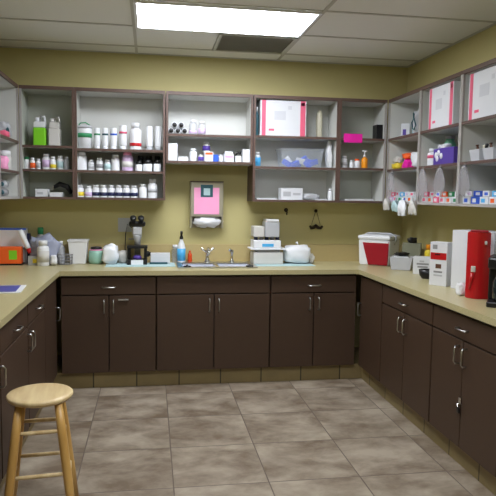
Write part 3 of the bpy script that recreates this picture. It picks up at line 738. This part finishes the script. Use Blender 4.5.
q = MB(); q.tube([(-.004, -.012, .155), (-.04, -.014, .03)], .0022, HK, 6); q.tube([(.004, -.012, .155), (.04, -.014, .03)], .0022, HK, 6); q.build('wire', None, t)
q = MB(); q.tube([(-.058, -.03, .018), (-.045, -.02, 0), (-.02, -.014, .004), (0, -.014, .02), (.02, -.014, .004), (.045, -.02, 0), (.058, -.03, .018)], [.010, .014, .015, .018, .015, .014, .010], HK, 10); q.build('bar', None, t)

# ------------------------------------------------------------------ on the counter, left to right
Z0 = .9345
carton(-1.165, 5.20, Z0, .26, .14, .012, 'black tray lying under the orange box in the corner', m=BLACK, flap=False, name='tray', cat='tray')
t = carton(-1.168, 5.18, Z0 + .0125, .25, .09, .135, 'orange box with yellow-green label in the left corner', m=ORANGE, flap=False, marks=[(.63, .88, .25, .8, LIME), (.05, .35, .3, .65, RED)])
t = carton(-1.155, 5.285, Z0, .27, .070, .295, 'white box with blue top edge behind the orange box', marks=[(0, 1, .95, 1, BLUE), (0, 1, .40, .47, LGREY), (.94, 1, 0, .95, LGREY)], flap=False)
t = carton(-1.012, 5.30, Z0, .025, .06, .25, 'thin dark blue binder standing beside the white box', m=NAVY, flap=False, name='binder', cat='binder')
t = empty('tube_bottle', (-.955, 5.19, Z0), 'white tube with red tip leaning in the left corner', 'tube')
M = Matrix.Translation((0, 0, .04)) @ Matrix.Rotation(-.40, 4, 'Y')
MB().lathe([(0, .10), (.02, .10), (.022, .13), (.024, .24), (.018, .265), (0, .265)], WHITE, 16, M=M).build('body', None, t)
MB().lathe([(0, .055), (.017, .06), (.019, .0995), (0, .0995)], RED, 16, M=M).build('cap', None, t)
t2 = carton(-.945, 5.15, Z0, .08, .06, .075, 'small grey box below the leaning white tube', m=LGREY, flap=False, marks=[(.45, .85, .25, .7, YELLOW)])
bag(-.865, 5.208, Z0, .22, .075, .225, 'large crumpled translucent lilac-blue bag in the left corner', pmat('blue_bag', (176, 182, 205), .3, alpha=.75), 70, .30)
bottle(-.915, 5.302, Z0, .060, .30, 'bottle with green cap behind the lilac-blue bag', body=LGREY, cap=GREEN, shape='pill')
bottle(-.862, 5.10, Z0, .086, .205, 'white bottle in front of the lilac-blue bag', shape='pill', band=OFFW, bz=(.15, .6))
bag(-.785, 5.13, Z0, .05, .07, .085, 'small white wad beside the white bottle', WHITE, 71, .2, name='gauze_wad', cat='wad')
bottle(-.742, 5.24, Z0, .060, .19, 'slim grey dispenser bottle in the left corner', body=LGREY, cap=WHITE, shape='tall')
t = empty('wire_basket', (-.70, 5.18, Z0), 'dark grey basket beside the white tub', 'basket')
q = MB()
for zz in (.012, .035, .06, .085):
    q.tube([(.055 * math.cos(a) * (1 + zz), .05 * math.sin(a) * (1 + zz), zz) for a in [2 * PI * k / 20 for k in range(21)]], .003, GREY, 6)
for k in range(16):
    a = 2 * PI * k / 16; q.tube([(.055 * math.cos(a), .05 * math.sin(a), .004), (.060 * math.cos(a), .0545 * math.sin(a), .088)], .0022, GREY, 6)
q.lathe([(0, .002), (.055, .002), (.055, .006), (0, .006)], GREY, 16, squash=.9); q.build('wires', None, t)
t = empty('square_tub', (-.600, 5.245, Z0), 'white square tub with rim near the left corner', 'tub')
q = MB(); taper(q, .12, .155, .10, .13, 0.003, .19, WHITE); q.build('body', None, t).modifiers.new('solid', 'SOLIDIFY').thickness = .004
q = MB(); ring(q, -.083, .083, -.071, .071, -.073, .073, -.061, .061, .190, .203); q.build('rim', WHITE, t)
t = empty('candy_jar', (-.455, 5.24, Z0), 'clear jar with green contents, pink rim and dark lid', 'jar')
MB().lathe([(0, .002), (.055, .002), (.062, .02), (.062, .10), (.052, .112), (0, .112)], pmat('aqua_jar', (150, 195, 180), .25), 20).build('body', None, t)
MB().lathe([(0, .1125), (.054, .1125), (.054, .122), (0, .122)], PINKL, 20).build('rim', None, t)
MB().lathe([(0, .1222), (.048, .1222), (.045, .142), (0, .147)], BLACK, 20).build('lid', None, t)
bag(-.335, 5.19, Z0, .13, .13, .165, 'white crumpled bag on the blue pad left of the microscope', WHITE, 72, .14)
bag(-.225, 5.26, Z0, .10, .10, .11, 'pale crumpled paper behind the white bag', OFFW, 73, .14, name='paper_wad', cat='wad')

o = tag(bx(-.29, .275, -.15, .12, 0, .003, PBLUE).build('absorbent_pad', None, None, (-.075, 5.13, Z0 - .0003)), 'pale blue absorbent pad under the microscope', 'pad')
MX, MY, MZ = -.112, 5.19, Z0 + .0035
t = empty('microscope', (MX, MY, MZ), 'black and grey microscope on the blue pad', 'microscope')
MB().box(-.082, .082, -.09, .10, 0, .040, BLACK, .006).build('base', None, t)
for s in (-1, 1): MB().box(s * .068 - .013, s * .068 + .013, -.03, .05, .0405, .134, BLACK, .006).build('side_arm', None, t)
MB().box(-.050, .050, -.0935, -.0905, .001, .040, WHITE).build('front_plate', None, t)
MB().lathe([(0, .0405), (.036, .0405), (.034, .066), (.024, .074), (0, .074)], PURPLE, 18, c=(0, -.03)).build('lamp', None, t)
MB().box(-.026, .026, .035, .085, .0405, .30, GREY, .008).build('arm', None, t)
MB().box(-.085, .085, -.085, .034, .135, .156, BLACK, .003).build('stage', None, t)
for s in (-1, 1):
    MB().lathe([(0, .027), (.026, .027), (.026, .050), (.018, .052), (.018, .066), (0, .066)], BLACK, 18, M=Matrix.Translation((s * .045, .07, .075)) @ Matrix.Rotation(s * PI / 2, 4, 'Y')).build('focus_knob', None, t)
MB().lathe([(0, .205), (.012, .170), (.016, .175), (.030, .215), (.036, .235), (.036, .245), (0, .245)], LGREY, 18, c=(0, -.03)).build('objective_turret', None, t)
MB().box(-.038, .038, -.07, .07, .2455, .315, LGREY, .012).build('head', None, t)
MB().box(-.068, .068, -.065, .02, .3155, .362, BLACK, .016).build('eyepiece_housing', None, t)
for s in (-1, 1):
    MB().lathe([(0, 0), (.019, 0), (.019, .035), (.025, .04), (.025, .058), (.018, .062), (0, .062)], BLACK, 16, M=Matrix.Translation((s * .032, -.06, .352)) @ Matrix.Rotation(.75, 4, 'X')).build('eyepiece', None, t)
MB().box(-.075, -.0265, .045, .07, .20, .21, GREY, .002).build('light_arm', None, t)
MB().tube([(-.05, .08, .30), (-.085, .09, .33), (-.10, .08, .25), (-.105, .08, .12), (-.09, .08, .03), (-.073, .08, .015)], .004, BLACK, 8).build('cord', None, t)
carton(.080, 5.24, Z0 + .0035, .165, .10, .085, 'low white box behind the teal instrument strip', marks=[(.0, 1, 0, .07, LGREY)], flap=False)
o = tag(MB().box(-.075, .075, -.012, .012, 0, .016, TEAL, .003).build('instrument_strip', None, None, (.065, 5.15, Z0 + .0035)), 'dark teal strip lying in front of the low white box', 'strip')
bottle(.208, 5.29, Z0, .055, .155, 'clear round bottle behind the spray bottle', body=CLEAR, cap=WHITE)
t = empty('spray_bottle', (.262, 5.275, Z0), 'spray bottle with blue label and dark nozzle left of the sink', 'spray bottle')
MB().lathe([(0, 0), (.033, 0), (.035, .01), (.035, .13), (.026, .165), (.014, .195), (.014, .205), (0, .205)], WHITE, 18).build('body', None, t)
o = MB().lathe([(.0353, .02), (.0365, .02), (.0365, .125), (.0353, .125)], CYAN, 18).build('label', None, t)
q = MB(); q.lathe([(0, .2055), (.016, .2055), (.016, .225), (.010, .235), (.010, .275), (0, .278)], BLACK, 14); q.box(-.010, .010, -.045, .012, .255, .272, BLACK, .003); q.tube([(0, -.018, .255), (0, -.03, .235), (0, -.028, .215)], .004, BLACK, 8); q.build('nozzle', None, t)
bottle(.337, 5.290, Z0, .036, .105, 'small orange-red bottle beside the spray bottle', body=pmat('orange_red', (205, 70, 20), .35), cap=pmat('orange_red', (205, 70, 20)), shape='tall')

o = tag(bx(-.27, .27, -.15, .13, 0, .003, PBLUE).build('absorbent_pad', None, None, (1.115, 5.13, Z0 - .0003)), 'pale blue absorbent pad right of the sink', 'pad')
t = empty('lab_analyser', (1.0, 5.20, Z0 + .0035), 'stacked white lab analyser with blue label right of the sink', 'machine')
MB().box(-.130, .130, -.10, .09, .0, .10, OFFW, .006).build('base_unit', None, t)
MB().box(-.10, .10, -.085, .07, .1005, .124, GREY, .002).build('recess', None, t)
MB().box(-.155, .155, -.11, .095, .1245, .136, WHITE, .003).build('tray', None, t)
mu = MB().box(-.130, .110, -.09, .08, .1365, .205, WHITE, .006).build('display_unit', None, t)
MB().box(-.055, .045, -.0915, -.0895, .150, .176, CYAN).build('label', None, mu)
q = MB()
for k in range(5): q.lathe([(0, .2055), (.018, .2055), (.018, .232), (0, .232)], NAVY if k % 2 == 0 else GREY, 12, c=(-.10 + k * .048, -.02))
q.build('rollers', None, t)
MB().box(-.130, -.032, -.07, .07, .2325, .325, OFFW, .008).build('small_housing', None, t)
MB().box(-.028, .098, -.08, .075, .2325, .365, LGREY, .008).build('large_housing', None, t)
MB().box(-.020, .090, -.084, .072, .3655, .385, WHITE, .004).build('lid', None, t)
t = bag(1.27, 5.19, Z0 + .0035, .25, .17, .16, 'bulky white plastic-wrapped pack on the right blue pad', WHITE, 75, .10, knot=True)
bag(1.395, 5.19, Z0, .06, .08, .085, 'small white wad at the right end of the blue pad', OFFW, 76, .15, name='gauze_wad', cat='wad')
bottle(1.383, 5.27, Z0, .035, .135, 'small dark bottle behind the white-wrapped pack', body=BLACK, cap=BLACK)

# cooler
t = empty('cooler', (2.0, 5.115, Z0), 'red cooler with white lid in the right corner', 'cooler', rz=-.72)
q = MB()
W0, W1, D = .26, .29, .21
n0 = 0
def frus(q, w0, w1, d0, d1, z0, z1, mm, bev=.008):
    g = bmesh.new(); r = []
    for (w_, d_, zz) in ((w0, d0, z0), (w1, d1, z1)): r.append([g.verts.new((sx * w_ / 2, sy * d_ / 2, zz)) for sx, sy in ((-1, -1), (1, -1), (1, 1), (-1, 1))])
    g.faces.new(r[0][::-1]); g.faces.new(r[1])
    for i in range(4): g.faces.new((r[0][i], r[0][(i + 1) % 4], r[1][(i + 1) % 4], r[1][i]))
    bmesh.ops.recalc_face_normals(g, faces=g.faces[:])
    if bev: bmesh.ops.bevel(g, geom=g.edges[:], offset=bev, segments=2, affect='EDGES')
    n = len(q.bm.faces); q._merge(g); q._cap(n, mm, None)
frus(q, .265, .280, .260, .275, 0, .225, WHITE); q.build('body', None, t)
q = MB(); P3 = [(-.045, 0.006), (.128, .006), (.134, .212), (-.108, .212)]
q.bm.verts.ensure_lookup_table()
M = Matrix.Translation((0, -.1315, 0)) @ Matrix.Rotation(PI / 2 - .035 + .0, 4, 'X')
q.prism([(a, b) for a, b in P3], -.002, .012, DRED, M=M, bev=.002); q.build('front_panel', None, t)
q = MB(); q.box(-.146, .146, -.144, .144, .2255, .258, WHITE, .010); q.box(-.12, .12, -.11, .11, .258, .264, WHITE, .004); q.build('lid', None, t)
MB().tube([(-.139, 0, .18), (-.152, 0, .21), (-.152, 0, .25), (-.10, 0, .274), (.10, 0, .274), (.152, 0, .25), (.152, 0, .21), (.139, 0, .18)], .008, LGREY, 10).build('handle', None, t)

t = carton(2.18, 4.83, Z0, .15, .12, .21, 'grey-green plastic box behind the clear tub on the right counter', m=pmat('greygreen', (128, 130, 110), .5), rz=-.5, flap=False, name='storage_box')
bag(2.18, 4.83, Z0 + .211, .07, .06, .045, 'small dark crumpled bag on the grey-green box', BLACK, 80, .2)
t = empty('storage_tub', (2.045, 4.72, Z0), 'clear tub holding a white box on the right counter', 'tub', rz=-.5)
q = MB(); taper(q, .15, .18, .13, .15, .002, .105, HAZY); q.build('body', None, t).modifiers.new('solid', 'SOLIDIFY').thickness = .003
o = carton(2.045, 4.72, Z0 + .006, .12, .10, .105, 'white box standing in the clear tub', rz=-.5, marks=[(.3, .6, .5, .8, GREY)], flap=False)
bag(2.045, 4.72, Z0 + .1125, .10, .09, .03, 'black cable bundle on top of the white box', BLACK, 81, .25, name='cable_bundle', cat='cable')
carton(2.10, 4.44, Z0, .14, .09, .135, 'white carton with grey print before the yellow bottle', rz=-.55, marks=[(.2, .85, .55, .65, GREY), (.25, .8, .38, .48, GREY), (.35, .6, .70, .8, LGREY)])
bottle(2.235, 4.625, Z0, .062, .215, 'yellow bottle standing behind the white cartons', body=YELLOW, cap=AMBER, shape='pill')
t = empty('bowl', (2.02, 4.18, Z0), 'black round bowl on the right counter', 'bowl')
MB().lathe([(0, 0), (.045, 0), (.062, .025), (.068, .065), (.063, .065), (.056, .028), (.04, .008), (0, .008)], BLACK, 22).build('body', None, t)
t = carton(1.955, 3.85, Z0, .125, .09, .295, 'tall white carton with red band on the right counter', rz=-.95,
           marks=[(.04, .96, .60, .76, RED), (.15, .42, .84, .94, GREY), (.35, .68, .40, .50, BROWNI), (.25, .75, .30, .34, GREY), (.25, .75, .22, .26, LGREY), (.3, .6, .70, .735, BLACK)])
t = carton(2.11, 3.60, Z0, .33, .20, .385, 'biggest white carton behind the red canister', rz=-PI / 2 + .35, marks=[(.93, 1, 0, 1, LGREY)])
t = empty('red_canister', (1.935, 3.35, Z0), 'tall glossy red canister with rounded front on the right counter', 'canister', rz=-.5)
q = MB(); pl = [(-.058, .06), (-.066, -.03)] + [(-.066 + .132 * k / 8, -.03 - .045 * math.sin(PI * k / 8)) for k in range(1, 8)] + [(.066, -.03), (.058, .06)]
q.prism(pl, 0, .395, RED, bev=.004); q.build('body', None, t)
MB().box(-.05, .05, -.04, .055, .3955, .405, DRED, .004).build('lid', None, t)
o = MB().box(-.040, -.014, -.082, -.068, .160, .196, OFFW, .004).build('button', None, t)
o = MB().box(.030, .044, -.078, -.062, .325, .345, OFFW, .003).build('badge', None, t)
MB().tube([(-.03, -.075, .155), (-.034, -.084, .12), (-.045, -.08, .06)], [.012, .010, .006], RED, 8).build('lever', None, t)
bag(1.880, 3.43, Z0, .055, .06, .075, 'small crumpled white wad before the red canister', WHITE, 84, .22, name='paper_wad', cat='wad')
t = empty('coffee_maker', (1.945, 3.08, Z0), 'black appliance at the right edge of the picture', 'appliance', rz=-.6)
MB().box(-.085, .085, -.11, .10, 0, .03, BLACK, .006).build('base', None, t)
MB().box(-.085, .085, .0, .10, .0305, .21, BLACK, .008).build('column', None, t)
MB().box(-.085, .085, -.11, .10, .2105, .275, BLACK, .012).build('head', None, t)
MB().lathe([(0, .031), (.05, .031), (.06, .05), (.06, .14), (.045, .17), (.048, .18), (0, .18)], pmat('smoked_glass', (30, 40, 40), .1), 20, c=(0, -.055)).build('carafe', None, t)
carton(2.19, 3.28, Z0, .20, .14, .40, 'grey-white carton behind the black appliance', m=LGREY, rz=-PI / 2 + .2, flap=False)

# booklet on left counter
t = empty('booklet', (-.93, 3.86, Z0), 'blue booklet with white border lying on the left counter', 'booklet', rz=.08)
MB().box(-.16, .16, -.17, .12, 0, .006, WHITE, .001).build('pages', None, t); MB().box(-.16, .13, -.15, .105, .0062, .0072, pmat('booklet_blue', (78, 84, 160), .4)).build('cover', None, t)

# ------------------------------------------------------------------ stool
sx, sy = -.504, 2.846
t = empty('stool', (sx, sy, 0), 'round-seated natural wooden stool on the tiled floor', 'stool', rz=.10)
MB().lathe([(0, .578), (.125, .578), (.140, .584), (.147, .594), (.147, .602), (.142, .608), (.12, .610), (0, .608)], SEATW, 40).build('seat', None, t)
tp, bt = .084, .150
legs = [(-1, -1), (1, -1), (1, 1), (-1, 1)]
def lp(s, z):
    k = (1 - z / .577); r = tp + (bt - tp) * k; return Vector((s[0] * r, s[1] * r, z))
for s in legs:
    MB().tube([lp(s, 0), lp(s, .2), lp(s, .42), lp(s, .577)], [.017, .020, .0205, .018], LEGW, 14).build('leg', None, t)
for a, b, zs in (((-1, -1), (1, -1), (.262, .455)), ((-1, 1), (1, 1), (.262, .44)), ((-1, -1), (-1, 1), (.22, .41)), ((1, -1), (1, 1), (.22, .41))):
    for zz in zs:
        A, B = lp(a, zz), lp(b, zz); d = (B - A).normalized() * .012
        MB().tube([A + d, A.lerp(B, .3), A.lerp(B, .7), B - d], [.008, .0095, .0095, .008], SEATW, 10).build('rung', None, t)

# ------------------------------------------------------------------ world, camera, view
wd = bpy.data.worlds.new('world'); S.world = wd; wd.use_nodes = True
wd.node_tree.nodes['Background'].inputs[0].default_value = (.6, .6, .6, 1); wd.node_tree.nodes['Background'].inputs[1].default_value = 0.05
f_, pi_, ya_, ro_ = 606.9, .0866, .1594, .0141
cam = bpy.data.cameras.new('camera'); co = bpy.data.objects.new('camera', cam); COL.objects.link(co)
cam.sensor_width = 36; cam.sensor_height = 36; cam.lens = 36 * f_ / 496; cam.clip_start = .05
cy_, sy_ = math.cos(ya_), math.sin(ya_)
fw = Vector((sy_ * math.cos(pi_), cy_ * math.cos(pi_), -math.sin(pi_))); r = Vector((cy_, -sy_, 0)); u = r.cross(fw)
r2 = r * math.cos(ro_) + u * math.sin(ro_); u2 = -r * math.sin(ro_) + u * math.cos(ro_)
M = Matrix((r2, u2, -fw)).transposed().to_4x4(); M.translation = (0, 0, 1.527)
co.matrix_world = M
S.camera = co
S.view_settings.view_transform = 'Standard'; S.view_settings.look = 'None'; S.view_settings.gamma = 1.0; S.view_settings.exposure = 1.22
S.view_settings.use_curve_mapping = False
